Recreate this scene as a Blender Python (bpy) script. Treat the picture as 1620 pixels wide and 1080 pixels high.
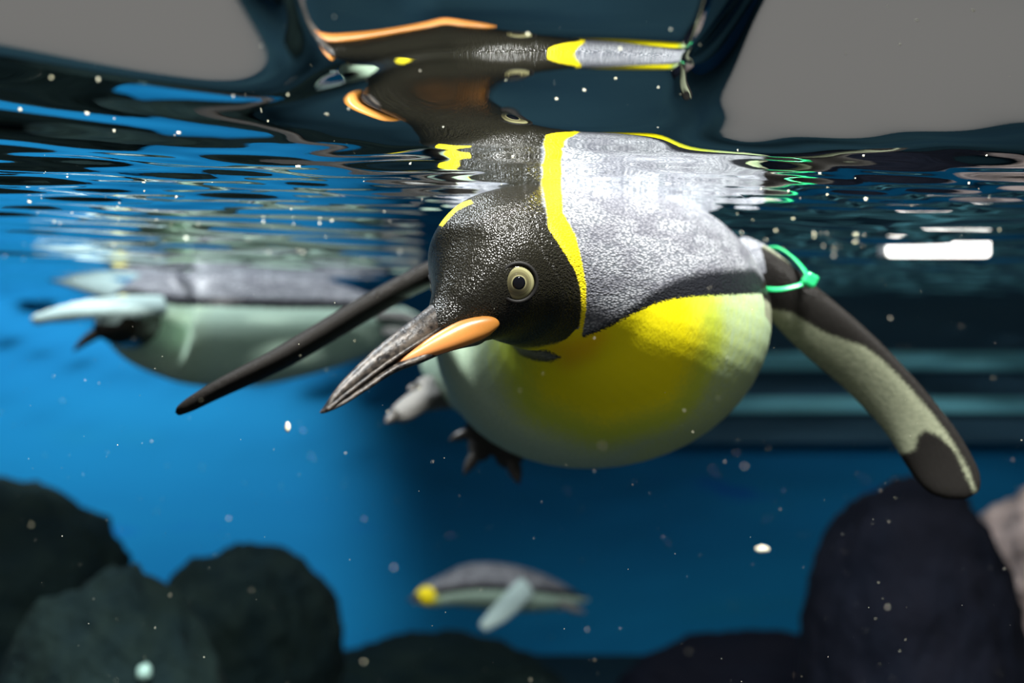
import bpy, bmesh, math, random
import numpy as np
from mathutils import Vector, Matrix
from mathutils.bvhtree import BVHTree

# ------------------------------------------------------------------ clear
for o in list(bpy.data.objects):
    bpy.data.objects.remove(o, do_unlink=True)
S = bpy.context.scene
COL = S.collection

# ------------------------------------------------------------------ camera
F = 1400.0                                  # focal length in pixels of the 1620 px frame
ZS = 0.0977                                 # height of the still water surface above the lens
cd = bpy.data.cameras.new('camera')
cam = bpy.data.objects.new('camera', cd)
COL.objects.link(cam)
cd.sensor_width = 36.0
cd.lens = 36.0 * F / 1620.0
PITCH = math.atan(20.0 / F)
cam.rotation_euler = (math.pi / 2 - PITCH, 0, 0)
cd.clip_start = 0.01
cd.dof.use_dof = True
cd.dof.focus_distance = 0.55
cd.dof.aperture_fstop = 3.3
S.camera = cam
CR = cam.rotation_euler.to_matrix()

# ------------------------------------------------------------------ world, exposure
S.view_settings.view_transform = 'Standard'
S.view_settings.look = 'None'
S.view_settings.gamma = 1.0
S.view_settings.use_curve_mapping = False
S.view_settings.exposure = 0.0
S.cycles.max_bounces = 7
S.cycles.diffuse_bounces = 2
S.cycles.glossy_bounces = 3
S.cycles.transmission_bounces = 2
S.cycles.transparent_max_bounces = 8
W = bpy.data.worlds.new('hall_air')
S.world = W
W.use_nodes = True
W.node_tree.nodes['Background'].inputs[0].default_value = (0.55, 0.53, 0.50, 1)
W.node_tree.nodes['Background'].inputs[1].default_value = 0.33


def area(name, loc, target, sx, sy, power, color, spread=180):
    d = bpy.data.lights.new(name, 'AREA')
    d.shape = 'RECTANGLE'
    d.size, d.size_y = sx, sy
    d.energy = power
    d.color = color
    d.spread = math.radians(spread)
    o = bpy.data.objects.new(name, d)
    COL.objects.link(o)
    o.location = loc
    o.rotation_euler = (Vector(target) - Vector(loc)).to_track_quat('-Z', 'Y').to_euler()
    return o


# hall lamps hanging over the pool
area('hall_lamp_near', (0.42, -0.08, 1.40), (0.08, 0.72, 0.0), 0.40, 0.26, 29, (1.0, 0.97, 0.92), 85)
area('hall_lamp_far', (-0.75, 1.15, 1.4), (-0.35, 1.2, 0.0), 0.6, 0.4, 19, (0.93, 0.97, 1.0), 95)

area('ledge_fill', (1.5, 1.5, 1.2), (1.5, 3.2, -0.1), 1.2, 0.3, 8, (0.95, 0.98, 1.0), 110)  # added fill to brighten the ledges and pale boulder at right

area('front_fill', (0.25, -1.1, 1.1), (0.1, 0.7, 0.0), 0.7, 0.5, 3.2, (1.0, 0.98, 0.94), 70)  # added fill from behind the camera to lift the chest


def spot(name, loc, target, angle, blend, power, color, radius=0.08):
    d = bpy.data.lights.new(name, 'SPOT')
    d.energy = power
    d.color = color
    d.spot_size = angle
    d.spot_blend = blend
    d.shadow_soft_size = radius
    o = bpy.data.objects.new(name, d)
    COL.objects.link(o)
    o.location = loc
    o.rotation_euler = (Vector(target) - Vector(loc)).to_track_quat('-Z', 'Y').to_euler()
    return o


# pool floodlight washing the left half of the blue back wall
spot('pool_floodlight', (-1.7, 1.6, 1.7), (-1.65, 3.3, -0.40), math.radians(50), 0.6, 600, (0.9, 0.97, 1.0))


# ------------------------------------------------------------------ helpers
def P(px, py, d):
    v = CR @ Vector(((px - 810.0) / F, (540.0 - py) / F, -1.0))
    return v * d


def link(o):
    COL.objects.link(o)
    return o


def empty(name, loc):
    o = bpy.data.objects.new(name, None)
    o.empty_display_size = 0.05
    o.location = loc
    return link(o)


def tag(o, label=None, cat=None, group=None, kind=None):
    if label: o['label'] = label
    if cat: o['category'] = cat
    if group: o['group'] = group
    if kind: o['kind'] = kind
    return o


def mesh_obj(name, verts, faces, mat, parent=None, smooth=True):
    me = bpy.data.meshes.new(name)
    me.from_pydata([tuple(v) for v in verts], [], faces)
    bm = bmesh.new(); bm.from_mesh(me)
    bmesh.ops.recalc_face_normals(bm, faces=bm.faces)
    bm.to_mesh(me); bm.free()
    if smooth:
        me.polygons.foreach_set('use_smooth', [True] * len(me.polygons))
    o = bpy.data.objects.new(name, me)
    link(o)
    if mat: me.materials.append(mat)
    if parent: set_parent(o, parent)
    return o


def world_loc(o):
    v = Vector(o.location)
    p = o.parent
    while p is not None:
        v = v + p.location
        p = p.parent
    return v


def set_parent(o, parent):
    """meshes are written in world coordinates; only translations are used on things"""
    o.parent = parent
    off = Vector((0, 0, 0))
    p = parent
    while p is not None and p.type == 'EMPTY':
        off += p.location
        p = p.parent
    if parent.type == 'EMPTY':
        o.matrix_parent_inverse = Matrix.Translation(-off)


def crom(pts, n):
    """Catmull-Rom through rows of numbers, n steps per span."""
    A = np.array(pts, float)
    out = []
    for i in range(len(A) - 1):
        p0 = A[max(i - 1, 0)]; p1 = A[i]; p2 = A[i + 1]; p3 = A[min(i + 2, len(A) - 1)]
        for k in range(n):
            t = k / n
            out.append(0.5 * (2 * p1 + (p2 - p0) * t + (2 * p0 - 5 * p1 + 4 * p2 - p3) * t * t + (3 * p1 - p0 - 3 * p2 + p3) * t ** 3))
    out.append(A[-1])
    return np.array(out)


def rings(sections, n=28, power=1.0, caps=True):
    """sections: list of (center, axis1, axis2) -> closed tube"""
    V, Fc = [], []
    for c, a, b in sections:
        for k in range(n):
            t = 2 * math.pi * k / n
            ct, st = math.cos(t), math.sin(t)
            if power != 1.0:
                ct = math.copysign(abs(ct) ** power, ct); st = math.copysign(abs(st) ** power, st)
            V.append(np.array(c) + np.array(a) * ct + np.array(b) * st)
    m = len(sections)
    for i in range(m - 1):
        for k in range(n):
            Fc.append((i * n + k, i * n + (k + 1) % n, (i + 1) * n + (k + 1) % n, (i + 1) * n + k))
    if caps:
        V.append(np.array(sections[0][0])); V.append(np.array(sections[-1][0]))
        a, b = len(V) - 2, len(V) - 1
        for k in range(n):
            Fc.append((a, (k + 1) % n, k))
            Fc.append((b, (m - 1) * n + k, (m - 1) * n + (k + 1) % n))
    return V, Fc


def tube_sections(st):
    """st rows: x y z rx rz -> sections perpendicular to the path, axis1 sideways"""
    C = st[:, :3]
    T = np.gradient(C, axis=0)
    T /= np.linalg.norm(T, axis=1)[:, None]
    up = np.array([0, 0, 1.0])
    out = []
    for c, t, rx, rz in zip(C, T, st[:, 3], st[:, 4]):
        s = np.cross(t, up); s /= np.linalg.norm(s)
        u = np.cross(s, t)
        out.append((c, s * rx, u * rz))
    return out


def merge(parts):
    V, Fc = [], []
    for v, f in parts:
        k = len(V)
        V += list(v)
        Fc += [tuple(i + k for i in q) for q in f]
    return V, Fc


def remesh(parts, voxel, smooth_it, factor=0.5):
    V, Fc = merge(parts)
    tmp = mesh_obj('tmp', V, Fc, None)
    m = tmp.modifiers.new('r', 'REMESH'); m.mode = 'VOXEL'; m.voxel_size = voxel
    s = tmp.modifiers.new('s', 'SMOOTH'); s.factor = factor; s.iterations = smooth_it
    dg = bpy.context.evaluated_depsgraph_get()
    me = bpy.data.meshes.new_from_object(tmp.evaluated_get(dg))
    old = tmp.data
    bpy.data.objects.remove(tmp); bpy.data.meshes.remove(old)
    me.polygons.foreach_set('use_smooth', [True] * len(me.polygons))
    return me


def mesh_obj_from(name, me, mat, parent=None):
    me.name = name
    o = bpy.data.objects.new(name, me)
    link(o)
    me.materials.append(mat)
    if parent: set_parent(o, parent)
    return o


def co_of(me):
    a = np.empty(len(me.vertices) * 3, np.float32)
    me.vertices.foreach_get('co', a)
    n = np.empty(len(me.vertices) * 3, np.float32)
    me.vertices.foreach_get('normal', n)
    return a.reshape(-1, 3).astype(float), n.reshape(-1, 3).astype(float)


def fattr(me, name, val):
    a = me.attributes.new(name, 'FLOAT', 'POINT')
    a.data.foreach_set('value', np.asarray(val, np.float32))


def seg_dist(Q, poly, closed):
    """distance of 2-D points Q to a polyline"""
    poly = np.array(poly, float)
    n = len(poly)
    best = np.full(len(Q), 1e9)
    for i in range(n if closed else n - 1):
        a, b = poly[i], poly[(i + 1) % n]
        ab = b - a
        t = np.clip(((Q - a) @ ab) / max(ab @ ab, 1e-12), 0, 1)
        best = np.minimum(best, np.linalg.norm(Q - (a + t[:, None] * ab), axis=1))
    return best


def poly_sd(Q, poly):
    """signed distance, positive inside"""
    poly = np.array(poly, float)
    d = seg_dist(Q, poly, True)
    inside = np.zeros(len(Q), bool)
    n = len(poly)
    for i in range(n):
        x1, y1 = poly[i]; x2, y2 = poly[(i + 1) % n]
        c = (y1 > Q[:, 1]) != (y2 > Q[:, 1])
        xi = (x2 - x1) * (Q[:, 1] - y1) / ((y2 - y1) if abs(y2 - y1) > 1e-12 else 1e-12) + x1
        inside ^= c & (Q[:, 0] < xi)
    return np.where(inside, d, -d)


def sstep(a, b, x):
    t = np.clip((x - a) / (b - a), 0, 1)
    return t * t * (3 - 2 * t)


# ------------------------------------------------------------------ materials
class NT:
    def __init__(self, name):
        self.m = bpy.data.materials.new(name)
        self.m.use_nodes = True
        self.t = self.m.node_tree
        self.b = self.t.nodes['Principled BSDF']
        self.out = self.t.nodes['Material Output']

    def n(self, typ, **kw):
        x = self.t.nodes.new(typ)
        for k, v in kw.items():
            setattr(x, k, v)
        return x

    def l(self, a, b):
        self.t.links.new(a, b)

    def attr(self, name):
        return self.n('ShaderNodeAttribute', attribute_name=name).outputs['Fac']

    def math(self, op, a, b=None, c=None):
        x = self.n('ShaderNodeMath', operation=op)
        for i, v in enumerate((a, b, c)):
            if v is None: continue
            if isinstance(v, (int, float)): x.inputs[i].default_value = v
            else: self.l(v, x.inputs[i])
        return x.outputs[0]

    def ramp(self, v, lo, hi, a=0.0, b=1.0):
        x = self.n('ShaderNodeMapRange', interpolation_type='SMOOTHSTEP')
        self.l(v, x.inputs['Value'])
        for k, q in zip(('From Min', 'From Max', 'To Min', 'To Max'), (lo, hi, a, b)):
            x.inputs[k].default_value = q
        return x.outputs[0]

    def mix(self, f, a, b):
        x = self.n('ShaderNodeMix', data_type='RGBA')
        if isinstance(f, (int, float)): x.inputs[0].default_value = f
        else: self.l(f, x.inputs[0])
        for i, v in ((6, a), (7, b)):
            if isinstance(v, tuple): x.inputs[i].default_value = (*v, 1)
            else: self.l(v, x.inputs[i])
        return x.outputs[2]

    def noise(self, scale, detail=2.0, rough=0.5, vec=None):
        x = self.n('ShaderNodeTexNoise')
        x.inputs['Scale'].default_value = scale
        x.inputs['Detail'].default_value = detail
        x.inputs['Roughness'].default_value = rough
        if vec is not None: self.l(vec, x.inputs['Vector'])
        return x.outputs['Fac']

    def coord(self, scale=(1, 1, 1), rot=(0, 0, 0)):
        tc = self.n('ShaderNodeTexCoord')
        mp = self.n('ShaderNodeMapping')
        mp.inputs['Scale'].default_value = scale
        mp.inputs['Rotation'].default_value = rot
        self.l(tc.outputs['Object'], mp.inputs['Vector'])
        return mp.outputs[0]

    def bump(self, h, dist, strength=1.0):
        x = self.n('ShaderNodeBump')
        x.inputs['Strength'].default_value = strength
        x.inputs['Distance'].default_value = dist
        self.l(h, x.inputs['Height'])
        self.l(x.outputs[0], self.b.inputs['Normal'])

    def color(self, c):
        if isinstance(c, tuple): self.b.inputs['Base Color'].default_value = (*c, 1)
        else: self.l(c, self.b.inputs['Base Color'])

    def rough(self, v):
        if isinstance(v, (int, float)): self.b.inputs['Roughness'].default_value = v
        else: self.l(v, self.b.inputs['Roughness'])

    def spec(self, v):
        if isinstance(v, (int, float)): self.b.inputs['Specular IOR Level'].default_value = v
        else: self.l(v, self.b.inputs['Specular IOR Level'])


def plain(name, c, c2=None, scale=20.0, rough=0.6, spec=0.4, bump=0.0, bscale=None):
    t = NT(name)
    nz = t.noise(scale, 4)
    t.color(t.mix(t.ramp(nz, 0.3, 0.7), c, c2 if c2 else tuple(x * 0.8 for x in c)))
    t.rough(rough); t.spec(spec)
    if bump:
        t.bump(t.noise(bscale or scale * 3, 4), bump)
    return t.m


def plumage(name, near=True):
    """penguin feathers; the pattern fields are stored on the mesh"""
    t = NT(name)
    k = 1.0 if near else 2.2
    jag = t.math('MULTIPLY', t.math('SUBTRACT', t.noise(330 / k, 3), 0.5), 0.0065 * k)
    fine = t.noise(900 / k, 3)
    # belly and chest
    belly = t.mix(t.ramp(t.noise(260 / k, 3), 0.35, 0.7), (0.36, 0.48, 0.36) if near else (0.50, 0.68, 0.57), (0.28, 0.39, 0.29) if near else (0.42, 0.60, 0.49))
    ch = t.attr('chest')
    chj = t.math('ADD', ch, t.math('MULTIPLY', t.math('SUBTRACT', t.noise(300, 3, vec=t.coord((1, 1, 0.35))), 0.5), 0.22))
    c = t.mix(t.ramp(chj, 0.02, 0.45), belly, (0.47, 0.56, 0.05))
    c = t.mix(t.ramp(chj, 0.40, 0.80), c, (0.84, 0.74, 0.004))
    c = t.mix(t.ramp(t.attr('orange'), 0.1, 1.4), c, (0.80, 0.46, 0.004))
    # silver mantle
    vor = t.n('ShaderNodeTexVoronoi', feature='F1')
    vor.inputs['Scale'].default_value = 520.0 / k
    t.l(t.coord((0.8, 0.8, 1.5), (0, 0.35, 0)), vor.inputs['Vector'])
    scale_f = vor.outputs['Distance']
    sil = t.mix(t.ramp(scale_f, 0.1, 0.75), (0.40, 0.41, 0.44), (0.11, 0.12, 0.135))
    sil = t.mix(t.ramp(t.noise(24, 4), 0.40, 0.62), sil, t.mix(0.6, sil, (0.09, 0.09, 0.11)))
    f_s = t.ramp(t.math('ADD', t.attr('sd_silver'), jag), -0.0006 * k, 0.0006 * k)
    f_b = t.ramp(t.math('ADD', t.attr('sd_border'), t.math('MULTIPLY', jag, 1.6)), -0.004, 0.003)
    sil = t.mix(f_b, sil, (0.012, 0.013, 0.016))
    c = t.mix(f_s, c, sil)
    # flippers
    f_f = t.ramp(t.attr('flip'), 0.4, 0.6)
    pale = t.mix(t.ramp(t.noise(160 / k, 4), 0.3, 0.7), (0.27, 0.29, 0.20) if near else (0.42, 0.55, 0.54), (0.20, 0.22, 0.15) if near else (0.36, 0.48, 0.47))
    fl = t.mix(t.ramp(t.math('ADD', t.attr('sd_fdark'), jag), -0.002, 0.002), pale, (0.014, 0.013, 0.012))
    c = t.mix(f_f, c, fl)
    # black head, yellow ear patch
    hd = t.mix(t.ramp(fine, 0.35, 0.7), (0.007, 0.0065, 0.005), (0.018, 0.017, 0.010))
    f_h = t.ramp(t.math('ADD', t.attr('sd_head'), t.math('MULTIPLY', jag, 0.6)), -0.0015, 0.0015)
    thr = t.attr('throat_bounce')
    hd = t.mix(thr, hd, (0.07, 0.075, 0.006))  # yellow bounce off the chest, put into the hood colour
    c = t.mix(f_h, c, hd)
    f_e = t.ramp(t.math('ADD', t.attr('sd_ear'), t.math('MULTIPLY', jag, 0.35)), -0.0006, 0.0006)
    c = t.mix(f_e, c, (0.86, 0.70, 0.008))
    t.color(c)
    # gloss: wet feathers
    r = t.mix(f_s, (0.62, 0.62, 0.62), (0.30, 0.30, 0.30))
    r = t.mix(f_h, r, (0.27, 0.27, 0.27))
    r = t.mix(f_e, r, (0.6, 0.6, 0.6))
    sp = t.n('ShaderNodeRGBToBW'); t.l(r, sp.inputs[0])
    t.rough(sp.outputs[0])
    gl = t.ramp(t.noise(760 / k, 2, 0.6), 0.38, 0.70, 0.08, 1.0)
    spv = t.math('MULTIPLY', gl, t.math('ADD', t.math('MULTIPLY', f_h, 0.55), 0.45))
    spv = t.math('MULTIPLY', spv, t.math('SUBTRACT', 1.0, t.math('MULTIPLY', f_f, 0.7)))
    t.spec(spv)
    if near:
        hh = t.math('MULTIPLY', t.math('SUBTRACT', 1.0, scale_f), t.math('MULTIPLY', f_s, 0.9))
        hb = t.n('ShaderNodeTexVoronoi', feature='F1')
        hb.inputs['Scale'].default_value = 850.0
        t.l(t.coord((1.0, 1.0, 1.0), (0.4, 0.7, 0.2)), hb.inputs['Vector'])
        h2 = t.math('MULTIPLY', hb.outputs['Distance'], t.math('MULTIPLY', f_h, 0.55))
        streak = t.math('MULTIPLY', t.noise(420, 3, vec=t.coord((1.4, 1.4, 0.4))), 0.35)
        t.bump(t.math('ADD', t.math('ADD', hh, h2), streak), 0.0013, 0.6)
    return t.m


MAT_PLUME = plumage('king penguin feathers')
MAT_PLUME_FAR = plumage('penguin feathers far', False)  # far copy: underwater tint put into belly and flipper colours


def bill_mat():
    t = NT('dark horn bill')
    v = t.coord((90, 35, 90), (0.5, 0.0, 0.75))
    st = t.noise(3.2, 4, vec=v)
    c = t.mix(t.ramp(st, 0.35, 0.7), (0.010, 0.009, 0.009), (0.085, 0.070, 0.056))
    t.color(c); t.rough(0.42); t.spec(0.35)
    t.bump(st, 0.0012, 0.6)
    return t.m


MAT_BILL = bill_mat()


def plate_mat():
    t = NT('orange bill plate')
    g = t.attr('along')
    c = t.mix(t.ramp(g, 0.0, 0.75), (0.56, 0.20, 0.08), (0.54, 0.205, 0.022))
    t.color(t.mix(t.ramp(t.noise(90, 3), 0.3, 0.8), c, (0.56, 0.24, 0.065)))
    t.rough(0.32); t.spec(0.5)
    return t.m


MAT_PLATE = plate_mat()
MAT_LID = plain('black eye rim', (0.006, 0.006, 0.006), (0.012, 0.011, 0.010), 300, 0.6, 0.25)
MAT_PUPIL = plain('pupil', (0.002, 0.002, 0.004), (0.002, 0.003, 0.006), 50, 0.08, 0.5)


def iris_mat():
    t = NT('olive iris')
    g = t.attr('ring')
    c = t.mix(t.ramp(g, 0.40, 0.47), (0.34, 0.32, 0.17), (0.10, 0.09, 0.045))
    c = t.mix(t.ramp(g, 0.58, 0.66), c, (0.16, 0.15, 0.075))
    c = t.mix(t.ramp(g, 0.72, 0.78), c, (0.26, 0.25, 0.13))
    c = t.mix(t.ramp(g, 0.92, 0.99), c, (0.05, 0.045, 0.025))
    t.color(t.mix(t.ramp(t.noise(900, 2), 0.3, 0.7), c, t.mix(0.75, (0.1, 0.09, 0.04), c)))
    t.rough(0.12)
    return t.m


MAT_IRIS = iris_mat()
MAT_FOOT = plain('grey webbed skin', (0.34, 0.33, 0.31), (0.13, 0.13, 0.125), 90, 0.5, 0.5, 0.003, 160)
MAT_FOOT_SHADED = plain('shaded webbed skin', (0.022, 0.021, 0.020), (0.04, 0.038, 0.034), 90, 0.55, 0.4, 0.002, 160)  # shaded copy of the grey skin; the shade is in the colour
MAT_CLAW = plain('dark claw', (0.02, 0.018, 0.016), (0.05, 0.045, 0.04), 200, 0.4, 0.5)
MAT_BAND = plain('green plastic', (0.012, 0.42, 0.13), (0.02, 0.50, 0.17), 200, 0.35, 0.5)


def water_mat():
    t = NT('water surface')
    fr = t.n('ShaderNodeFresnel'); fr.inputs['IOR'].default_value = 1.333
    gl = t.n('ShaderNodeBsdfGlossy'); gl.inputs['Roughness'].default_value = 0.0
    gl.inputs['Color'].default_value = (0.93, 0.96, 0.97, 1)
    tr = t.n('ShaderNodeBsdfTransparent'); tr.inputs['Color'].default_value = (0.97, 0.99, 1.0, 1)
    mx = t.n('ShaderNodeMixShader')
    t.l(fr.outputs[0], mx.inputs[0]); t.l(tr.outputs[0], mx.inputs[1]); t.l(gl.outputs[0], mx.inputs[2])
    t.l(mx.outputs[0], t.out.inputs['Surface'])
    t.t.nodes.remove(t.b)
    return t.m


MAT_WATER = water_mat()


def wall_mat():
    t = NT('blue painted pool wall')
    a = t.ramp(t.noise(2.2, 4), 0.3, 0.75)
    c = t.mix(a, (0.003, 0.16, 0.38), (0.006, 0.22, 0.46))
    c = t.mix(t.ramp(t.noise(9.0, 3), 0.62, 0.75, 0, 0.8), c, (0.003, 0.10, 0.45))
    c = t.mix(t.ramp(t.noise(5.0, 3), 0.60, 0.8, 0, 0.6), c, (0.008, 0.22, 0.40))
    t.color(c); t.rough(0.75); t.spec(0.2)
    return t.m


MAT_WALL = wall_mat()
MAT_SIDE = plain('navy painted wall', (0.006, 0.055, 0.13), (0.004, 0.04, 0.10), 3, 0.8, 0.2)
MAT_SLATE = plain('slate wall above ledge', (0.055, 0.145, 0.22), (0.065, 0.16, 0.23), 4, 0.8, 0.2)
MAT_FLOOR = plain('dark sandy pool floor', (0.004, 0.016, 0.026), (0.008, 0.024, 0.032), 6, 0.9, 0.1, 0.02, 12)
MAT_STRIP = plain('pale cyan ledge', (0.24, 0.76, 0.86), (0.20, 0.68, 0.82), 5, 0.6, 0.3)
MAT_ROCK = plain('dark tinted rock', (0.004, 0.013, 0.015), (0.009, 0.020, 0.018), 7, 0.9, 0.15, 0.03, 9)  # the water's blue-green tint is put into this colour
MAT_ROCK_R = plain('dark plum rock', (0.005, 0.006, 0.012), (0.004, 0.006, 0.013), 5, 0.9, 0.15, 0.03, 9)
MAT_PALE = plain('pale stand-in rock', (0.92, 0.74, 0.68), (0.70, 0.55, 0.50), 9, 0.9, 0.15, 0.03, 9)
MAT_SPECK = plain('pale floating crumbs', (0.88, 0.86, 0.72), (0.85, 0.82, 0.55), 40, 0.5, 0.4)

# ------------------------------------------------------------------ setting
def box(name, x0, x1, y0, y1, z0, z1, mat, parent=None, bev=0.0):
    bm = bmesh.new()
    bmesh.ops.create_cube(bm, size=1)
    for v in bm.verts:
        v.co = Vector(((x0 + x1) / 2 + v.co.x * (x1 - x0), (y0 + y1) / 2 + v.co.y * (y1 - y0), (z0 + z1) / 2 + v.co.z * (z1 - z0)))
    if bev:
        bmesh.ops.bevel(bm, geom=bm.edges[:], offset=bev, segments=2, affect='EDGES', profile=0.5)
    me = bpy.data.meshes.new(name); bm.to_mesh(me); bm.free()
    me.materials.append(mat)
    o = bpy.data.objects.new(name, me); link(o)
    if parent: set_parent(o, parent)
    return o


YB = 3.3
FLOOR = -1.22
o = box('floor', -2.9, 2.9, -0.1, YB + 0.2, FLOOR - 0.1, FLOOR, MAT_FLOOR); tag(o, kind='structure', label='dark sandy floor of the pool')
o = box('wall_back', -2.9, 2.9, YB, YB + 0.2, FLOOR, ZS + 0.25, MAT_WALL); tag(o, kind='structure', label='bright blue painted back wall of the pool')
o = box('wall_left', -2.9, -2.7, 0.3, YB, FLOOR, ZS + 0.25, MAT_WALL); tag(o, kind='structure', label='blue side wall of the pool')
o = box('wall_right', 2.5, 2.7, 0.3, YB, FLOOR, ZS + 0.25, MAT_SIDE); tag(o, kind='structure', label='dark navy side wall of the pool')


def ledge(name, x0, z0, z1):
    V = []
    for x in (x0, 2.5):
        V += [(x, YB - 0.02, z0 - 0.01), (x, YB - 0.075, z0 - 0.005), (x, YB - 0.075, z0), (x, YB - 0.055, z1), (x, YB - 0.02, z1)]
    Fc = [(0, 1, 2, 3, 4), (9, 8, 7, 6, 5)] + [(i, (i + 1) % 5, 5 + (i + 1) % 5, 5 + i) for i in range(5)]
    return mesh_obj(name, V, Fc, MAT_STRIP, None, False)


# upper right band of the back wall: slate panel with two pale ledges
o = ledge('trim_1', 0.72, -0.145, -0.085); tag(o, kind='structure', label='upper pale cyan ledge along the right back wall')
o = ledge('trim_2', 0.60, -0.300, -0.250); tag(o, kind='structure', label='lower pale cyan ledge along the right back wall')
o = box('trim_3', 0.45, 2.5, YB - 0.05, YB, -0.42, ZS + 0.2, MAT_SLATE, bev=0.005); tag(o, kind='structure', label='slate coloured band of wall behind the cyan ledges')


# ------------------------------------------------------------------ water surface
_g = np.linspace(0.1, 4.0, 39001)
_s = np.interp(_g, [.1, .35, .382, .395, .416, .428, .449, .482, .52, .60, .66], [-.12, -.30, -.31, -.25, -.075, -.075, -.34, -.39, -.13, -.02, 0])
_k = np.hanning(161); _k /= _k.sum()
_s = np.convolve(np.pad(_s, 80, 'edge'), _k, 'valid')
_H = np.concatenate([[0], np.cumsum((_s[1:] + _s[:-1]) / 2 * np.diff(_g))]); _H -= _H[-1]


def wave(x, y):
    # swell rolling up towards the front of the pool
    h = np.interp(y - 0.06 * x, _g, _H) * (1 - 0.70 * sstep(-0.03, -0.13, x))
    fold = y + 0.55 * np.sqrt((x - 0.05) ** 2 + 0.006)
    lft = sstep(0.0, -0.12, x)
    a = 0.00016 + 0.00062 * lft
    h += a * np.sin(2 * np.pi * fold / 0.083 + 1.4 * np.sin(7 * x) + 0.6)
    h += 0.00026 * np.sin(2 * np.pi * (y - 0.25 * x) / 0.047 + 2.1 * np.sin(5 * x + 2) + 1.0) * (0.35 + 0.65 * lft)
    h += 0.0007 * np.sin(2 * np.pi * (0.9 * x - 0.5 * y) / 0.27 + 0.3)
    near_b = sstep(0.46, 0.54, y) * sstep(0.80, 0.66, y)
    h += near_b * 0.00055 * np.sin(2 * np.pi * (y + 0.12 * x) / 0.043 + 1.2 * np.sin(9 * x + 0.5))
    h += near_b * 0.00030 * np.sin(2 * np.pi * (y - 0.30 * x) / 0.026 + 1.5 * np.sin(14 * x))
    far = sstep(0.6, 1.2, y)
    h += far * 0.0018 * np.sin(2 * np.pi * (y + 0.2 * x) / 0.17 + 2.0 * np.sin(3 * x))
    h += far * 0.0009 * np.sin(2 * np.pi * (y - 0.3 * x) / 0.09 + 1.5 * np.sin(6 * x + 1))
    # swells added to either side, standing in for grey glass reflections
    ur = np.maximum(0.535 - y, 0) / 0.09
    ul = np.maximum(0.37 + (x + 0.2) * 0.6 - y, 0) / 0.075
    h += sstep(0.078, 0.135, x) * 0.066 * (1 - np.exp(-ur ** 1.9))
    h += sstep(-0.080, -0.138, x) * 0.080 * (1 - np.exp(-ul ** 1.8))
    return h


NR, NC = 420, 340
rows = 0.10 * (YB / 0.10) ** (np.arange(NR) / (NR - 1))
us = np.linspace(-1, 1, NC)
us = np.sign(us) * np.abs(us) ** 1.15
X = us[None, :] * (0.80 * rows[:, None] + 0.26)
X = np.clip(X, -2.7, 2.5)
Y = np.repeat(rows[:, None], NC, 1)
Z = ZS + wave(X, Y)
WV = np.stack([X, Y, Z], -1).reshape(-1, 3)
idx = np.arange(NR * NC).reshape(NR, NC)
WF = np.stack([idx[:-1, :-1], idx[:-1, 1:], idx[1:, 1:], idx[1:, :-1]], -1).reshape(-1, 4)
me = bpy.data.meshes.new('water_surface')
me.from_pydata(WV.tolist(), [], WF.tolist())
me.polygons.foreach_set('use_smooth', [True] * len(me.polygons))
me.materials.append(MAT_WATER)
o = link(bpy.data.objects.new('water_surface', me))
tag(o, 'rippled water surface seen from below, mirroring the penguin', 'water', kind='stuff')


# ------------------------------------------------------------------ rocks
from mathutils import noise as mn


def rock(name, c, r, seed, mat, label, amp=0.28, sub=5, flat=None):
    bm = bmesh.new()
    bmesh.ops.create_icosphere(bm, subdivisions=sub, radius=1)
    for v in bm.verts:
        d = v.co.normalized()
        q = d * 1.3 + Vector((seed * 3.1, seed * 1.7, seed))
        k = 1 + amp * mn.fractal(q, 1.0, 2.0, 4) + 0.05 * mn.noise(q * 7)
        v.co = Vector((d.x * r[0] * k, d.y * r[1] * k, d.z * r[2] * k)) + Vector(c)
        if v.co.z < FLOOR: v.co.z = FLOOR - 0.01
    me = bpy.data.meshes.new(name); bm.to_mesh(me); bm.free()
    me.polygons.foreach_set('use_smooth', [True] * len(me.polygons))
    me.materials.append(mat)
    o = link(bpy.data.objects.new(name, me))
    return tag(o, label, 'rock')


rock('boulder', P(-45, 1010, 2.3), (0.41, 0.33, 0.42), 1.0, MAT_ROCK, 'large dark boulder rising at the lower left edge', 0.10)
rock('boulder', P(382, 1050, 2.25), (0.245, 0.28, 0.31), 2.3, MAT_ROCK, 'rounded dark boulder humped below the left penguin', 0.10)
rock('boulder', P(690, 1150, 2.9), (0.46, 0.24, 0.30), 3.7, MAT_ROCK, 'low dark rock ridge under the small far penguin', 0.08)
rock('boulder', P(180, 1330, 1.6), (0.24, 0.17, 0.48), 4.4, MAT_ROCK, 'dark upright rock near the bottom left corner', 0.08)
rock('boulder', P(1440, 1075, 2.0), (0.235, 0.28, 0.46), 5.2, MAT_ROCK_R, 'tall dark plum coloured rock at the lower right', 0.08)
rock('boulder', P(1190, 1150, 2.9), (0.50, 0.24, 0.30), 6.1, MAT_ROCK_R, 'low dark rock lying left of the tall right rock', 0.08)
rock('boulder', P(1672, 925, 2.62), (0.27, 0.22, 0.30), 7.5, MAT_PALE, 'pale stand-in rock added for a pinkish glass reflection at the right edge behind the dark rock', 0.16)  # pale boulder put here in place of a pinkish glass reflection

# ------------------------------------------------------------------ main penguin
king = empty('king_penguin', (0.079, 0.82, -0.12))
tag(king, 'large king penguin facing the viewer with orange bill plate, nearest of the three', 'penguin')

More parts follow.
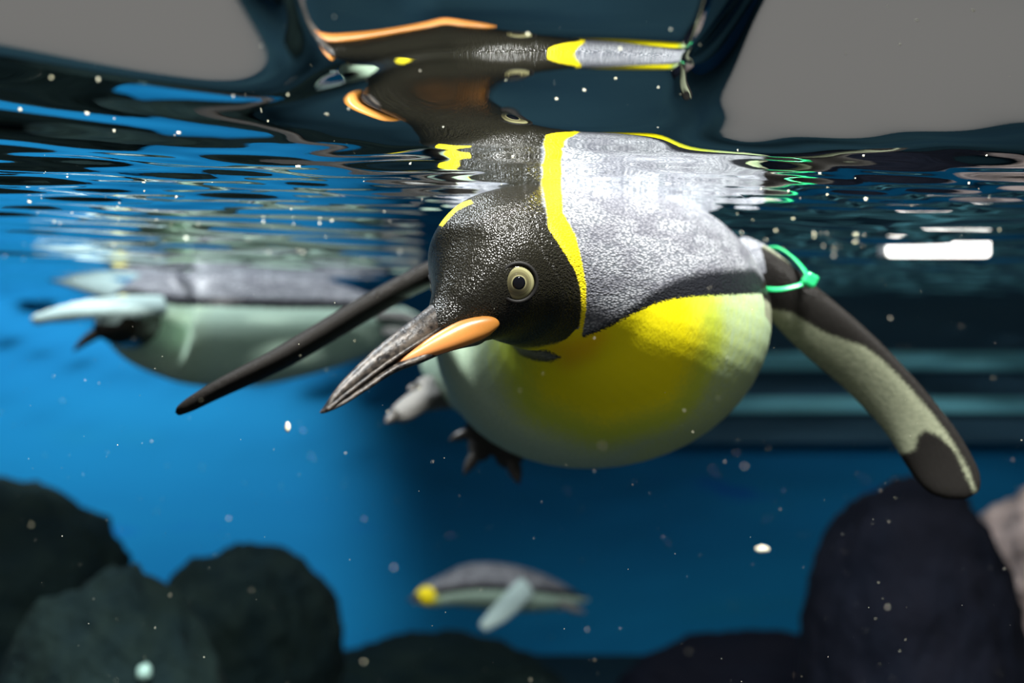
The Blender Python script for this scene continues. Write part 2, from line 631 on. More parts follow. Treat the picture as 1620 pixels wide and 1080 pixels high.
# trunk, neck and head: x y z rx rz
ST = [
    (-0.135, 1.40, -0.060, 0.006, 0.005),
    (-0.105, 1.33, -0.055, 0.034, 0.022),
    (-0.060, 1.22, -0.050, 0.064, 0.058),
    (-0.015, 1.12, -0.042, 0.087, 0.082),
    (0.028, 1.01, -0.030, 0.114, 0.106),
    (0.060, 0.90, -0.016, 0.139, 0.122),
    (0.079, 0.815, -0.002, 0.150, 0.124),
    (0.086, 0.750, 0.012, 0.132, 0.112),
    (0.072, 0.695, 0.028, 0.099, 0.092),
    (0.044, 0.652, 0.040, 0.070, 0.071),
    (0.014, 0.615, 0.043, 0.0545, 0.058),
]
h0 = P(787, 426, 0.582); h1 = P(763, 455, 0.566); h2 = P(738, 484, 0.553); h3 = P(716, 505, 0.544); h4 = P(695, 521, 0.535); h5 = P(680, 531, 0.530)
ST += [(*h0, 0.0480, 0.0500), (*h1, 0.0385, 0.0400), (*h2, 0.026, 0.0275), (*h3, 0.0175, 0.0195), (*h4, 0.0118, 0.0128), (*h5, 0.0075, 0.0080)]
NPER = 8
DST = crom(ST, NPER)
trunk = rings(tube_sections(DST), 48)
HEAD_T = 9.55 * NPER                         # where along the path the black hood may begin


def flipper(cen, chord, thick, n=24, per=6):
    """cen rows xyz, chord rows xyz (half chord), thick rows (half thickness vector xyz)"""
    A = crom(np.hstack([np.array([tuple(c) for c in cen]), np.array([tuple(c) for c in chord]), np.array([tuple(c) for c in thick])]), per)
    return rings([(r[:3], r[3:6], r[6:9]) for r in A], n, 0.85), A


# left flipper (to the right in view): pairs of leading / trailing edge points
LE = [(1175, 372, .80), (1218, 394, .775), (1290, 452, .755), (1370, 520, .735), (1440, 590, .72), (1503, 664, .71), (1540, 722, .705), (1553, 757, .703), (1550, 778, .703)]
TE = [(1150, 470, .83), (1190, 474, .80), (1262, 550, .780), (1340, 618, .762), (1398, 680, .745), (1432, 735, .732), (1462, 775, .72), (1492, 789, .712), (1525, 791, .706)]
TH = [.016, .014, .011, .009, .008, .007, .006, .005, .003]
cen, chd, thk = [], [], []
for a, b, th in zip(LE, TE, TH):
    A_, B_ = P(*a), P(*b)
    cen.append((A_ + B_) / 2); c_ = (A_ - B_) / 2; chd.append(c_)
for i, th in enumerate(TH):
    t_ = (cen[min(i + 1, len(cen) - 1)] - cen[max(i - 1, 0)]).normalized()
    thk.append(t_.cross(chd[i]).normalized() * th)
fl_left, FLA = flipper(cen, chd, thk)
# right flipper (to the left in view), seen edge-on
CR_ = [(800, 380, .84), (735, 408, .825), (664, 441, .80), (600, 475, .775), (540, 510, .75), (480, 546, .725), (420, 579, .70), (350, 613, .68), (300, 640, .668), (279, 652, .662)]
HW = [.036, .036, .036, .035, .034, .032, .029, .024, .016, .006]
TW = [.013, .012, .0105, .010, .0095, .009, .008, .0065, .005, .003]
cen2 = [P(*q) for q in CR_]
chd2, thk2 = [], []
for i in range(len(cen2)):
    t_ = (cen2[min(i + 1, len(cen2) - 1)] - cen2[max(i - 1, 0)]).normalized()
    view = cen2[i].normalized()
    c_ = (view - t_ * view.dot(t_)).normalized()
    nrm = t_.cross(c_).normalized()
    chd2.append(c_ * HW[i] + nrm * 0.1 * HW[i])
    thk2.append(nrm * TW[i])
fl_right, FRA = flipper(cen2, chd2, thk2)

def ball(c, r, n=24):
    rr = [(c + Vector((0, 0, r * math.cos(math.pi * i / n))), (max(r * math.sin(math.pi * i / n), 1e-5), 0, 0), (0, max(r * math.sin(math.pi * i / n), 1e-5), 0)) for i in range(n + 1)]
    return rings([(tuple(a), b, d) for a, b, d in rr], 40)


cranium = ball(P(795, 420, 0.590), 0.0500)
body_me = remesh([trunk, cranium, fl_left, fl_right], 0.0021, 7)
# even out the nape where neck and head meet
_co, _no = co_of(body_me)
_e = np.empty(len(body_me.edges) * 2, np.int32); body_me.edges.foreach_get('vertices', _e); _e = _e.reshape(-1, 2)
_deg = np.bincount(_e.ravel(), minlength=len(_co)).astype(float)
_w = sstep(0.090, 0.062, np.linalg.norm(_co - np.array(h0), axis=1)) * sstep(0.022, 0.045, np.linalg.norm(_co - np.array(h4), axis=1))
for _i in range(70):
    _s2 = np.zeros_like(_co)
    for _k2 in range(3):
        _s2[:, _k2] = np.bincount(_e[:, 0], _co[_e[:, 1], _k2], len(_co)) + np.bincount(_e[:, 1], _co[_e[:, 0], _k2], len(_co))
    _av = _s2 / _deg[:, None]
    _f = 0.6 if _i % 2 == 0 else -0.25
    _co = _co + (_av - _co) * (_w * _f)[:, None]
body_me.vertices.foreach_set('co', _co.astype(np.float32).ravel())
body_me.update()
body = mesh_obj_from('body', body_me, MAT_PLUME, king)
CO, NO = co_of(body_me)
bvh = BVHTree.FromPolygons([tuple(c) for c in CO], [tuple(p.vertices) for p in body_me.polygons])


def hit(px, py, default=0.70):
    d = P(px, py, 1.0)
    loc, nor, i, dist = bvh.ray_cast(Vector((0, 0, 0)), d.normalized())
    return (loc, nor) if loc is not None else (P(px, py, default), None)


def xz(points, default=0.70):
    """feather landmarks, laid on the bird and read off in its upright x-z plane"""
    r = []
    for p in points:
        l, n_ = hit(p[0], p[1], default)
        r.append((l.x, l.z))
    return r


def fix(points, d):
    r = []
    for p in points:
        q = P(p[0], p[1], d); r.append((q.x, q.z))
    return r


# nearest station along the path
SD = DST
best = np.full(len(CO), 1e9); bt = np.zeros(len(CO))
for i in range(len(SD)):
    dd = np.linalg.norm((CO - SD[i, :3]), axis=1) / max(0.5 * (SD[i, 3] + SD[i, 4]), 0.012)
    m_ = dd < best
    best[m_] = dd[m_]; bt[m_] = i
tpar = bt
Q = CO[:, [0, 2]]

# flippers: nearest flipper axis, outside the trunk
def axis_dist(A):
    b = np.full(len(CO), 1e9); t = np.zeros(len(CO))
    for i, r in enumerate(A):
        d = np.linalg.norm(CO - r[:3], axis=1)
        m = d < b; b[m] = d[m]; t[m] = i / (len(A) - 1)
    return b, t
dl, tl = axis_dist(FLA); dr, tr_ = axis_dist(FRA)
outL = (CO[:, 0] > 0.195) & (dl < 0.085) & (tl > 0.09)
outR = (dr < 0.06) & (tr_ > 0.16)
hood = tpar > HEAD_T
outR &= ~hood
lfx = poly_sd(Q, xz([(1203, 392), (1212, 430), (1196, 462), (1190, 474), (1262, 552), (1340, 622), (1400, 690), (1450, 790), (1540, 810), (1580, 770), (1500, 620), (1370, 500), (1290, 430), (1230, 380)], .74))
flip = np.where(outR, 1.0, 0.0)
flip = np.where(outL, np.maximum(flip, sstep(-0.003, 0.003, lfx)), flip)

# left flipper pattern
dark1 = xz([(1185, 380), (1290, 430), (1370, 498), (1450, 575), (1520, 655), (1570, 740), (1570, 800), (1540, 800), (1541, 770), (1532, 742), (1508, 700), (1478, 658), (1438, 612), (1398, 572), (1368, 548), (1345, 541), (1300, 524), (1250, 494), (1195, 466)], .74)
dark2 = xz([(1424, 728), (1446, 712), (1452, 690), (1463, 680), (1487, 690), (1513, 716), (1528, 752), (1534, 800), (1480, 810), (1440, 790)], .72)
sdf = np.maximum(poly_sd(Q, dark1), poly_sd(Q, dark2))
rim = poly_sd(Q, xz([(1290, 440), (1370, 508), (1440, 578), (1504, 652), (1400, 690), (1340, 628), (1262, 560), (1200, 480)], .75))
sdf = np.where(NO[:, 1] > 0.25, 0.02, sdf)                    # the upper side is all dark
sdf = np.where(outR, 0.02, sdf)

# mantle
sil_poly = xz([(905, 300), (1000, 300), (1120, 320), (1190, 345), (1216, 385), (1212, 440), (1196, 464), (1150, 466), (1100, 469), (1065, 473), (1035, 481), (1000, 497), (960, 519), (922, 534), (916, 526), (926, 490), (926, 450), (918, 410), (900, 360), (880, 325)])
# carry it up over the back
xs = [p[0] for p in sil_poly]
sil_poly = [(p[0], p[1]) for p in sil_poly]
top_l = (sil_poly[0][0], 0.2); top_r = (max(xs) + 0.06, 0.2); low_r = (max(xs) + 0.06, sil_poly[6][1])
sil_poly = [top_l, top_r, low_r] + sil_poly[6:] + [sil_poly[0]]
s1 = poly_sd(Q, sil_poly)
s2 = np.minimum(np.minimum(CO[:, 2] - 0.028, CO[:, 1] - 0.70), 0.10 - CO[:, 0])
s3 = np.minimum(CO[:, 2] - 0.028, CO[:, 1] - 0.80)
sds = np.maximum(np.maximum(s1, s2), s3)
ear = xz([(850, 322), (872, 322), (890, 336), (910, 372), (920, 412), (927, 450), (927.5, 490), (920, 533), (914, 531), (920, 490), (918, 455), (910, 428), (895, 403), (868, 362)])
ear = [(ear[0][0] - 0.004, 0.2), (ear[2][0] + 0.004, 0.2)] + ear[2:]
SDE = np.where((tpar > HEAD_T - 6) & (CO[:, 2] > 0.0), poly_sd(Q, ear), -0.05)
tongue = poly_sd(Q, fix([(806, 542), (838, 546), (860, 550), (880, 560), (864, 568), (843, 567), (822, 560)], .70))
tongue = np.where((~hood) & (CO[:, 1] < 0.80), tongue, -0.02)
sds = np.maximum(np.maximum(sds, tongue), SDE + 0.012)
low = xz([(1196, 464), (1150, 466), (1100, 469), (1065, 473), (1035, 481), (1000, 497), (960, 519), (922, 534)])
dlow = seg_dist(Q, low, False)
wx = np.interp(Q[:, 0], sorted(p[0] for p in low), [0.0022, 0.0028, 0.0042, 0.008, 0.012, 0.016, 0.018, 0.019])
sdb = np.where(CO[:, 0] > low[-1][0] - 0.01, wx - dlow, -0.02)
sdb = np.maximum(sdb, np.where((tongue > -0.003) & (~hood), 0.0018 - tongue, -0.02))
sdb = np.maximum(sdb, np.where((CO[:, 1] > 0.78), 0.014 - np.abs(CO[:, 2] - 0.034), -0.02))

# hood and ear patch
hd_poly = xz([(700, 335), (858, 318), (866, 345), (882, 366), (903, 405), (914, 430), (921, 460), (923, 490), (917, 532), (890, 541), (850, 549), (800, 548)])
hd_poly = [(-0.2, 0.2), (hd_poly[1][0], 0.2)] + hd_poly[1:] + [(hd_poly[-1][0], -0.10), (-0.2, -0.15)]
sdh = np.minimum(poly_sd(Q, hd_poly), (tpar - HEAD_T) * 0.004)
sde = np.where(tpar > HEAD_T - 6, poly_sd(Q, ear), -0.02)
rim_y = xz([(690, 356), (708, 333), (744, 316), (748, 321), (722, 334), (700, 358)], .60)
sde = np.maximum(sde, np.where(hood & (NO[:, 1] > -0.6), poly_sd(Q, rim_y), -0.02))
ex = [p[0] for p in hd_poly]
thro = sstep(0.012, -0.030, CO[:, 2]) * sstep(-0.01, 0.045, CO[:, 0]) * np.where(hood, 1, 0)  # mask for the chest bounce painted on the hood

# chest colour
cp = xz([(872, 556), (920, 538), (1000, 505), (1062, 482), (1075, 540), (1042, 612), (965, 636), (890, 608)])
cs = poly_sd(Q, cp)
chest = np.maximum(sstep(-0.075, 0.026, cs), 0.24 * sstep(-0.20, 0.0, cs) * sstep(0.07, 0.12, CO[:, 0])) * sstep(0.86, 0.76, CO[:, 1])
op = xz([(880, 552), (905, 546), (945, 535), (930, 556), (900, 570)])
orange = sstep(-0.022, 0.006, poly_sd(Q, op)) * sstep(0.80, 0.72, CO[:, 1])

for nm, v in (('flip', flip), ('sd_fdark', sdf), ('sd_silver', sds), ('sd_border', sdb), ('sd_head', sdh), ('sd_ear', sde), ('throat_bounce', thro), ('chest', chest), ('orange', orange)):
    fattr(body_me, nm, v)

# ---- eye
hax = (P(508, 652, 0.47) - h0).normalized()          # bill direction
e_loc, e_nor = hit(820, 447)
lat = (e_loc - h0); lat = (lat - hax * lat.dot(hax)).normalized()
up_h = lat.cross(hax).normalized()
if up_h.z < 0: up_h = -up_h
lat = (lat - up_h * lat.dot(up_h) * 0.6).normalized()


def disc_dome(c, n, rx, bulge, nr=8, ns=36, r_in=0.0, squash=1.0, updir=Vector((0, 0, 1))):
    n = n.normalized()
    a = updir.cross(n).normalized(); b = n.cross(a).normalized()
    V, Fc, R = [], [], []
    for i in range(nr + 1):
        r = r_in + (1 - r_in) * i / nr
        for k in range(ns):
            t = 2 * math.pi * k / ns
            V.append(c + a * (rx * r * math.cos(t)) + b * (rx * squash * r * math.sin(t)) + n * (bulge * (1 - r * r)))
            R.append(r)
    for i in range(nr):
        for k in range(ns):
            Fc.append((i * ns + k, i * ns + (k + 1) % ns, (i + 1) * ns + (k + 1) % ns, (i + 1) * ns + k))
    # closed back
    k0 = len(V); V.append(c - n * 0.004); R.append(1.0)
    for k in range(ns):
        Fc.append((nr * ns + k, nr * ns + (k + 1) % ns, k0))
    if r_in <= 0.0:
        pass
    else:
        k1 = len(V); V.append(c + n * (bulge * (1 - r_in * r_in) - 0.0006)); R.append(r_in)
        for k in range(ns):
            Fc.append(((k + 1) % ns, k, k1))
    return V, Fc, R


def torus(c, n, rx, rr, squash=1.0, ns=40, nt=10, updir=Vector((0, 0, 1)), roll=0.0):
    n = n.normalized()
    a = updir.cross(n).normalized(); b = n.cross(a).normalized()
    a, b = a * math.cos(roll) + b * math.sin(roll), b * math.cos(roll) - a * math.sin(roll)
    V, Fc = [], []
    for k in range(ns):
        t = 2 * math.pi * k / ns
        rad = a * math.cos(t) + b * math.sin(t) * squash
        for j in range(nt):
            s = 2 * math.pi * j / nt
            V.append(c + rad * (rx + rr * math.cos(s)) + n * (rr * 0.8 * math.sin(s)))
    for k in range(ns):
        for j in range(nt):
            Fc.append((k * nt + j, k * nt + (j + 1) % nt, ((k + 1) % ns) * nt + (j + 1) % nt, ((k + 1) % ns) * nt + j))
    return V, Fc


def make_eye(c, n, look):
    # dark socket with rim, then iris and pupil
    V, Fc, R = disc_dome(c - n * 0.0030 - hax * 0.003, n, 0.0165, 0.0032, updir=up_h, squash=0.80)
    eye = mesh_obj('eye', V, Fc, MAT_LID, king)
    g = (n * 0.55 + look * 0.45).normalized()
    ic = c + n * 0.0002 - n * 0.001
    V, Fc, R = disc_dome(ic, g, 0.0108, 0.0034, updir=up_h)
    ir = mesh_obj('iris', V, Fc, MAT_IRIS); ir.parent = eye
    fattr(ir.data, 'ring', R)
    V, Fc, R = disc_dome(ic + g * 0.0030, g, 0.0041, 0.0008, updir=up_h, nr=4)
    pu = mesh_obj('pupil', V, Fc, MAT_PUPIL); pu.parent = eye
    V, Fc = torus(ic + g * 0.0004, g, 0.0120, 0.0013, 0.98, updir=up_h)
    ld = mesh_obj('eyelid', V, Fc, MAT_LID); ld.parent = eye
    return eye


make_eye(e_loc, e_nor, (-e_loc).normalized())


def mirror_pt(v):
    return v - lat * (2 * (v - h0).dot(lat))


m_loc = mirror_pt(e_loc)
loc2, nor2, _, _ = bvh.find_nearest(m_loc)
make_eye(loc2 - nor2 * 0.0012, nor2, nor2)

# ---- bill
CU = [(724, 452, .556), (692, 474, .546), (664, 497, .536), (630, 523, .521), (590, 556, .506), (552, 592, .491), (526, 622, .479), (511, 646, .471), (507, 652, .4695)]
MI = [(752, 515, .552), (722, 524, .540), (690, 538, .530), (652, 560, .515), (612, 582, .503), (570, 610, .490), (536, 634, .478), (513, 650, .471), (507, 653, .4695)]
GO = [(770, 536, .552), (738, 546, .541), (700, 559, .531), (660, 575, .517), (620, 592, .504), (576, 619, .491), (541, 641, .479), (517, 652, .472), (509, 654, .470)]
WU = [.0120, .0118, .0108, .0098, .0090, .0072, .0052, .0028, .0006]
WL = [.016, .0145, .0120, .0098, .0080, .0060, .0042, .0022, .0005]


def mandible(A, B, Wd, grow):
    rws = []
    for a, b, w in zip(A, B, Wd):
        a_, b_ = P(*a), P(*b)
        m = (a_ + b_) / 2; v = (a_ - b_) / 2 * grow
        s = lat - v.normalized() * lat.dot(v.normalized())
        rws.append((*m, *v, *(s.normalized() * w)))
    D = crom(rws, 6)
    return rings([(r[:3], r[3:6], r[6:9]) for r in D], 24, 0.9)


V, Fc = mandible(CU, MI, WU, 1.02)
um = mesh_obj('upper_mandible', V, Fc, MAT_BILL, king); um['label'] = 'dark ridged upper bill half'
# long groove ridge along the side of the upper bill
rg = []
for a, b, w in list(zip(CU, MI, WU))[2:-1]:
    a_, b_ = P(*a), P(*b)
    m = a_ * 0.42 + b_ * 0.58
    rg.append((*(m + lat * (w * 0.96)), 0.0011, 0.0011))
V, Fc = rings(tube_sections(crom(rg, 5)), 10)
r_o = mesh_obj('bill_ridge', V, Fc, MAT_BILL); r_o.parent = um
V, Fc = mandible(MI, GO, WL, 1.06)
lm = mesh_obj('lower_mandible', V, Fc, MAT_BILL, king); lm['label'] = 'dark lower bill half'

# orange plate on each side of the lower bill
UP = [(626, 574), (640, 562), (662, 546), (692, 526), (724, 509), (754, 501), (774, 501), (784, 508), (787, 513)]
LO = [(627, 578), (646, 574), (672, 567), (704, 558), (738, 547), (762, 537), (777, 525), (785, 517), (787, 514)]
bill_bvh = None
pv, pf = merge([trunk, ([Vector(v) for v in lm.data.vertices[:] and [x.co for x in lm.data.vertices]], [tuple(p.vertices) for p in lm.data.polygons])])
bill_bvh = BVHTree.FromPolygons([tuple(v) for v in pv], pf)
rws = []
for (a, b), th, dd in zip(zip(UP, LO), [.001, .003, .0045, .006, .007, .007, .006, .003, .0008], [.5045, .508, .513, .519, .5255, .5305, .534, .5355, .536]):
    d = dd
    a_, b_ = P(a[0], a[1], d), P(b[0], b[1], d)
    v = (a_ - b_) / 2
    vv = v.normalized()
    s = (lat - vv * lat.dot(vv)).normalized()
    rws.append((*((a_ + b_) / 2), *v, *(s * th)))
D = crom(rws, 6)
V, Fc = rings([(r[:3], r[3:6], r[6:9]) for r in D], 28, 0.9)
al = [(i // 28) / (len(D) - 1) for i in range(len(D) * 28)] + [0.0, 1.0]
pl = mesh_obj('orange_plate', V, Fc, MAT_PLATE); pl.parent = lm; pl['label'] = 'smooth orange plate on the lower bill'
fattr(pl.data, 'along', al)
V2 = [mirror_pt(Vector(v)) for v in V]
pl2 = mesh_obj('orange_plate', V2, Fc, MAT_PLATE); pl2.parent = lm
fattr(pl2.data, 'along', al)


# ---- feet
def foot(ankle, toes, web_r, mat, claw_len=0.016, leg=None, label=None):
    """ankle point, toe tips; toes join in a web"""
    ankle = Vector(ankle)
    parts = []
    for tip, r0 in toes:
        tip = Vector(tip)
        mid = ankle.lerp(tip, 0.5) + Vector((0, 0, 0.006))
        rws = [(*ankle, r0 * 1.25, r0 * 1.1), (*mid, r0 * 1.05, r0), (*ankle.lerp(tip, 0.85), r0 * 0.9, r0 * 0.85), (*tip, r0 * 0.45, r0 * 0.45)]
        parts.append(rings(tube_sections(crom(rws, 6)), 14))
    # web between neighbouring toes
    for (t1, r1), (t2, r2) in zip(toes[:-1], toes[1:]):
        t1, t2 = Vector(t1), Vector(t2)
        a = ankle; b = ankle.lerp(t1, web_r); c = ankle.lerp(t2, web_r)
        n = (b - a).cross(c - a).normalized() * 0.0032
        m = (b + c) / 2 * 0.9 + a * 0.1
        vs = [a + n, b + n, m + n, c + n, a - n, b - n, m - n, c - n]
        parts.append((vs, [(0, 1, 2, 3), (7, 6, 5, 4), (0, 4, 5, 1), (1, 5, 6, 2), (2, 6, 7, 3), (3, 7, 4, 0)]))
    if leg is not None:
        parts.append(rings(tube_sections(crom([(*Vector(leg), 0.030, 0.030), (*Vector(leg).lerp(ankle, 0.6), 0.022, 0.022), (*ankle, 0.017, 0.016)], 5)), 16))
    me = remesh(parts, 0.0026, 3)
    f = mesh_obj_from('foot', me, mat, king)
    if label: f['label'] = label
    for tip, r0 in toes:
        tip = Vector(tip); d = (tip - ankle).normalized()
        e = tip + d * claw_len + Vector((0, 0, -claw_len * 0.35))
        V, Fc = rings(tube_sections(crom([(*(tip - d * 0.006), r0 * 0.5, r0 * 0.5), (*tip.lerp(e, 0.5), r0 * 0.36, r0 * 0.36), (*e, 0.0006, 0.0006)], 4)), 10)
        c = mesh_obj('claw', V, Fc, MAT_CLAW); c.parent = f
    return f


foot(P(712, 625, 1.16), [(P(660, 612, 1.11), .015), (P(648, 636, 1.09), .0155), (P(624, 656, 1.06), .016)], 0.80, MAT_FOOT, 0.018, P(745, 610, 1.20), 'pale grey webbed foot')
foot(P(788, 676, 1.07), [(P(736, 684, 1.06), .015), (P(750, 722, 1.05), .017), (P(812, 734, 1.04), .020)], 0.92, MAT_FOOT_SHADED, 0.020, P(800, 630, 1.13), 'dark shaded webbed foot')

# ------------------------------------------------------------------ green flipper band
band = empty('flipper_band', P(1240, 430, 0.76))
tag(band, 'green plastic cable tie looped round the base of the right-hand flipper', 'cable tie')
loop = [(1281, 443, .738), (1262, 452, .733), (1232, 458, .735), (1204, 455, .745), (1188, 440, .775), (1192, 415, .80), (1208, 397, .80), (1230, 393, .785), (1252, 405, .768), (1270, 424, .752)]
lp = crom([tuple(P(*q)) for q in loop] + [tuple(P(*loop[0]))], 6)
LT = np.gradient(lp, axis=0); LT /= np.linalg.norm(LT, axis=1)[:, None]
fax = np.array((cen[3] - cen[0]).normalized())
secs = []
for c, t_ in zip(lp, LT):
    w = fax - t_ * (fax @ t_); w /= np.linalg.norm(w)
    n_ = np.cross(t_, w)
    secs.append((c, w * 0.0023, n_ * 0.0011))
V, Fc = rings(secs, 10, 0.6)
mesh_obj('strap', V, Fc, MAT_BAND, band)
kc = P(1281, 443, .735)
bm = bmesh.new(); bmesh.ops.create_cube(bm, size=1)
q = Matrix.Rotation(0.5, 4, 'Y')
for v in bm.verts:
    v.co = q @ Vector((v.co.x * 0.0115, v.co.y * 0.010, v.co.z * 0.0115))
    v.co += kc
bmesh.ops.bevel(bm, geom=bm.edges[:], offset=0.0025, segments=2, affect='EDGES', profile=0.5)
me = bpy.data.meshes.new('clasp'); bm.to_mesh(me); bm.free(); me.materials.append(MAT_BAND)
o = link(bpy.data.objects.new('clasp', me)); set_parent(o, band)


# ------------------------------------------------------------------ the two far penguins
def far_penguin(stations, flippers, bill, label, back_z, hood_t, voxel=0.006, yellow=None, feet=(), chest=0.3, root=None):
    st = np.array([(*P(a, b, d), rx, rz) for a, b, d, rx, rz in stations])
    D = crom(st, 6)
    parts = [rings(tube_sections(D), 32)]
    ax = []
    for pts, hw, th in flippers:
        cs = [P(*p) for p in pts]
        ch, tk = [], []
        n = len(cs)
        for i in range(n):
            t_ = (cs[min(i + 1, n - 1)] - cs[max(i - 1, 0)]).normalized()
            k = [1.0, 1.0, 0.9, 0.45][min(i, 3)] if n == 4 else 1.0
            ref = Vector((0, 0, 1)) * 0.8 + Vector((0, 1, 0)) * 0.5
            c_ = (ref - t_ * ref.dot(t_)).normalized()
            ch.append(c_ * hw * k); tk.append(t_.cross(c_).normalized() * th * (0.5 + 0.5 * k))
        fm, A = flipper(cs, ch, tk, 16, 5)
        parts.append(fm); ax.append(A)
    me = remesh(parts, voxel, 5)
    base = empty('swimming_penguin', root if root else P(*stations[len(stations) // 2][:3]))
    tag(base, label, 'penguin')
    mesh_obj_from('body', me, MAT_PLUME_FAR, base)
    co, no = co_of(me)
    b = np.full(len(co), 1e9); t = np.zeros(len(co))
    for i in range(len(D)):
        dd = np.linalg.norm(co - D[i, :3], axis=1) / max(D[i, 3], 0.02)
        m = dd < b; b[m] = dd[m]; t[m] = i
    fb = np.full(len(co), 1e9); ft = np.zeros(len(co))
    for A in ax:
        for i, r in enumerate(A):
            dd = np.linalg.norm(co - r[:3], axis=1)
            m = dd < fb; fb[m] = dd[m]; ft[m] = i / (len(A) - 1)
    flp = ((fb < 0.045) & ((b > 1.12) | ((ft > 0.35) & (fb < 0.028)))).astype(float)
    cz = np.interp(t, np.arange(len(D)), D[:, 2]) + back_z
    fattr(me, 'flip', flp)
    fattr(me, 'sd_fdark', np.where(no[:, 1] > 0.55, 0.02, -0.02))
    fattr(me, 'sd_silver', co[:, 2] - cz)
    fattr(me, 'sd_border', 0.010 - np.abs(co[:, 2] - cz - 0.006))
    fattr(me, 'sd_head', np.where(flp > 0.5, -0.05, (t - hood_t * 6) * 0.01))
    if yellow:
        yc = P(*yellow[:3]); fattr(me, 'sd_ear', yellow[3] - np.linalg.norm(co - np.array(yc), axis=1))
    else:
        fattr(me, 'sd_ear', np.full(len(co), -0.05))
    z0 = np.zeros(len(co))
    fattr(me, 'throat_bounce', z0); fattr(me, 'orange', z0)
    fattr(me, 'chest', np.clip((t - (hood_t - 2.2) * 6) / 12, 0, chest) * (t < hood_t * 6))
    bs = crom([(*P(a, b_, d), r, r * 0.9) for a, b_, d, r in bill], 5)
    V, Fc = rings(tube_sections(bs), 12)
    mesh_obj('bill', V, Fc, MAT_BILL, base)
    for ft_ in feet:
        f = crom([(*P(a, b_, d), r, r * 0.5) for a, b_, d, r in ft_], 5)
        V, Fc = rings(tube_sections(f), 12)
        mesh_obj('foot', V, Fc, MAT_FOOT, base)
    return base


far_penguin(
    [(668, 505, 1.84, .008, .006), (640, 508, 1.82, .035, .028), (580, 512, 1.78, .075, .062), (500, 514, 1.74, .105, .095), (400, 514, 1.70, .128, .118),
     (310, 512, 1.66, .130, .116), (250, 508, 1.62, .105, .095), (218, 504, 1.56, .066, .060), (196, 507, 1.50, .046, .043), (176, 516, 1.465, .036, .034), (160, 523, 1.45, .020, .018), (150, 528, 1.445, .010, .009)],
    [([(262, 482, 1.50), (195, 484, 1.45), (120, 492, 1.41), (48, 507, 1.38)], .020, .010), ([(262, 470, 1.70), (200, 464, 1.72), (140, 449, 1.74), (75, 436, 1.76)], .024, .011)],
    [(158, 524, 1.45, .011), (140, 535, 1.445, .009), (126, 546, 1.44, .006), (116, 556, 1.435, .001)],
    'blurred pale-bellied penguin floating at the surface behind the long dark flipper', 0.030, 6.9,
    yellow=(192, 478, 1.49, .016), chest=0.10,
    feet=[[(615, 525, 1.70, .02), (640, 530, 1.68, .022), (662, 545, 1.66, .008)], [(600, 500, 1.72, .02), (640, 502, 1.70, .022), (668, 512, 1.68, .008)]])

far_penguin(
    [(930, 948, 2.55, .008, .006), (900, 944, 2.52, .030, .024), (860, 938, 2.48, .056, .048), (805, 930, 2.42, .072, .062), (750, 926, 2.36, .066, .058), (712, 932, 2.31, .046, .042),
     (690, 938, 2.28, .036, .034), (672, 942, 2.26, .028, .027), (660, 945, 2.24, .012, .011)],
    [([(835, 925, 2.36), (815, 948, 2.32), (790, 970, 2.28), (762, 994, 2.25)], .030, .011), ([(830, 918, 2.50), (850, 935, 2.56), (870, 950, 2.60), (890, 962, 2.62)], .026, .010)],
    [(664, 944, 2.245, .011), (654, 947, 2.235, .008), (645, 950, 2.23, .001)],
    'small distant penguin swimming near the bottom, blurred and greenish', 0.004, 8.0,
    yellow=(672, 943, 2.235, .028),
    feet=[[(880, 950, 2.46, .018), (905, 962, 2.47, .02), (925, 968, 2.48, .006)]])

# ------------------------------------------------------------------ lamp bar near the waterline, added in place of a glass reflection
glarec = P(1482, 407, 1.10)
glare = empty('glare_bar', glarec)
tag(glare, 'glowing white bar lamp standing in for a reflection in the glass at right', 'glare')
tE = NT('lamp glow')
tE.color((1, 1, 1)); tE.b.inputs['Emission Color'].default_value = (1.0, 0.96, 0.88, 1); tE.b.inputs['Emission Strength'].default_value = 1.5
MAT_CASE = plain('grey lamp casing', (0.25, 0.26, 0.27), (0.2, 0.21, 0.22), 30, 0.5, 0.5)
lx, ly, lz = glarec
box('glare_face', lx - 0.064, lx + 0.064, ly - 0.006, ly, lz, lz + 0.022, tE.m, glare, 0.005)
box('backing', lx - 0.066, lx + 0.066, ly + 0.0005, ly + 0.022, lz + 0.0005, lz + 0.024, MAT_CASE, glare, 0.004)
# ------------------------------------------------------------------ crumbs and specks
random.seed(5)
V, Fc = [], []


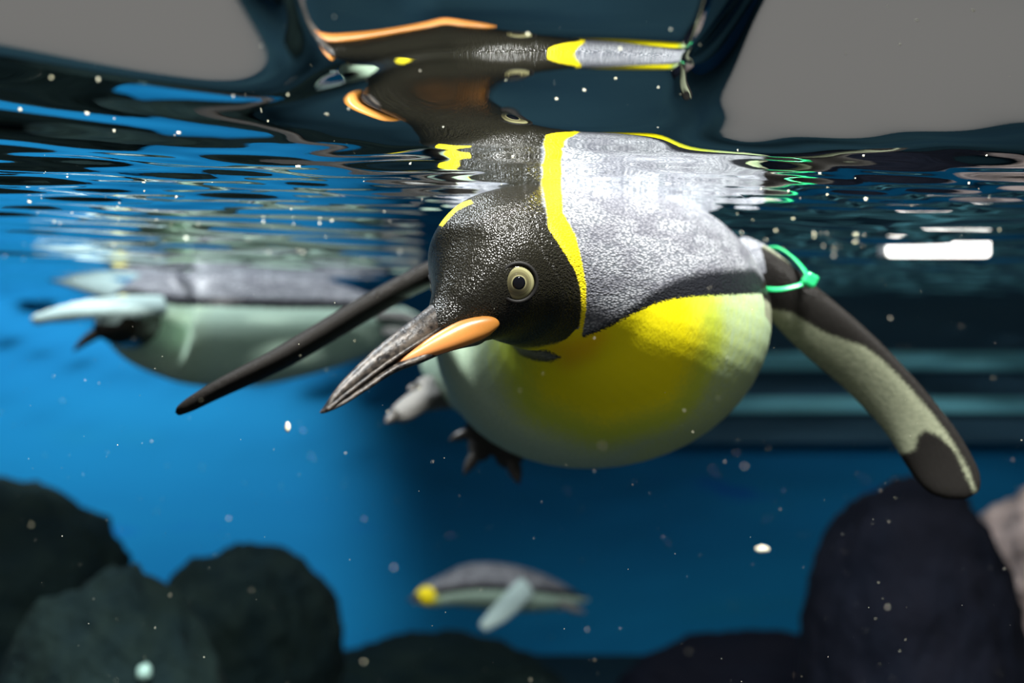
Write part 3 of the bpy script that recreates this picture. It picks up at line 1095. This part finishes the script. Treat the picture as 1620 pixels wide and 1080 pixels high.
def crumb(c, sx, sy, sz):
    k = len(V)
    a = random.uniform(0, 6.28); ca, sa = math.cos(a), math.sin(a)
    for dx, dy, dz in ((1, 0, 0), (-1, 0, 0), (0, 1, 0), (0, -1, 0), (0, 0, 1), (0, 0, -1)):
        x, y = dx * sx * random.uniform(.6, 1.3), dy * sy * random.uniform(.6, 1.3)
        V.append((c[0] + x * ca - y * sa, c[1] + x * sa + y * ca, c[2] + dz * sz))
    for f in ((0, 2, 4), (2, 1, 4), (1, 3, 4), (3, 0, 4), (2, 0, 5), (1, 2, 5), (3, 1, 5), (0, 3, 5)):
        Fc.append(tuple(i + k for i in f))


for i in range(230):
    d = random.uniform(0.30, 1.25)
    x = random.uniform(-0.62, 0.62) * d
    z = ZS + float(wave(np.array([x]), np.array([d]))[0])
    s = random.choice([.0004, .0006, .0008, .0011]) * (0.3 + d * 0.8)
    crumb((x, d, z - s * 0.6), s * random.uniform(.8, 2.2), s, s * 0.7)
o = mesh_obj('floating_crumbs', V, Fc, MAT_SPECK, None, False)
tag(o, 'pale crumbs floating along the underside of the water surface', 'debris', kind='stuff')
V, Fc = [], []
for i in range(650):
    d = random.uniform(0.30, 1.5)
    px = random.uniform(-80, 1700); py = random.uniform(440, 1120)
    s = random.choice([.00012, .00018, .00025, .0004])
    crumb(P(px, py, d), s, s, s)
o = mesh_obj('suspended_specks', V, Fc, MAT_SPECK, None, False)
tag(o, 'tiny pale specks drifting all through the water', 'debris', kind='stuff')


def flake(name, px, py, d, s, label, mat, seed, st=(1, 0.4, 0.7)):
    random.seed(seed)
    bm = bmesh.new(); bmesh.ops.create_icosphere(bm, subdivisions=2, radius=1)
    c = P(px, py, d)
    for v in bm.verts:
        k = 1 + 0.35 * mn.noise(v.co * 1.5 + Vector((seed, 0, 0)))
        v.co = Vector((v.co.x * s * st[0], v.co.y * s * st[1], v.co.z * s * st[2])) * k + c
    me = bpy.data.meshes.new(name); bm.to_mesh(me); bm.free()
    me.polygons.foreach_set('use_smooth', [True] * len(me.polygons))
    me.materials.append(mat)
    tag(link(bpy.data.objects.new(name, me)), label, 'debris')


flake('food_flake', 1205, 868, 0.95, .0075, 'pale flake drifting in dark water at lower right', MAT_SPECK, 1, (1, .5, .45))
flake('food_flake', 455, 675, 0.70, .0042, 'thin white flake drifting left of the long bill tip', MAT_SPECK, 2, (.5, .4, 1.1))
MAT_ORB = plain('pale green bubble', (0.42, 0.66, 0.58), (0.3, 0.5, 0.45), 30, 0.4, 0.4)
flake('round_pellet', 228, 1062, 1.5, .013, 'round pale green pellet above the bottom left rocks', MAT_ORB, 3, (1, 1, 1))
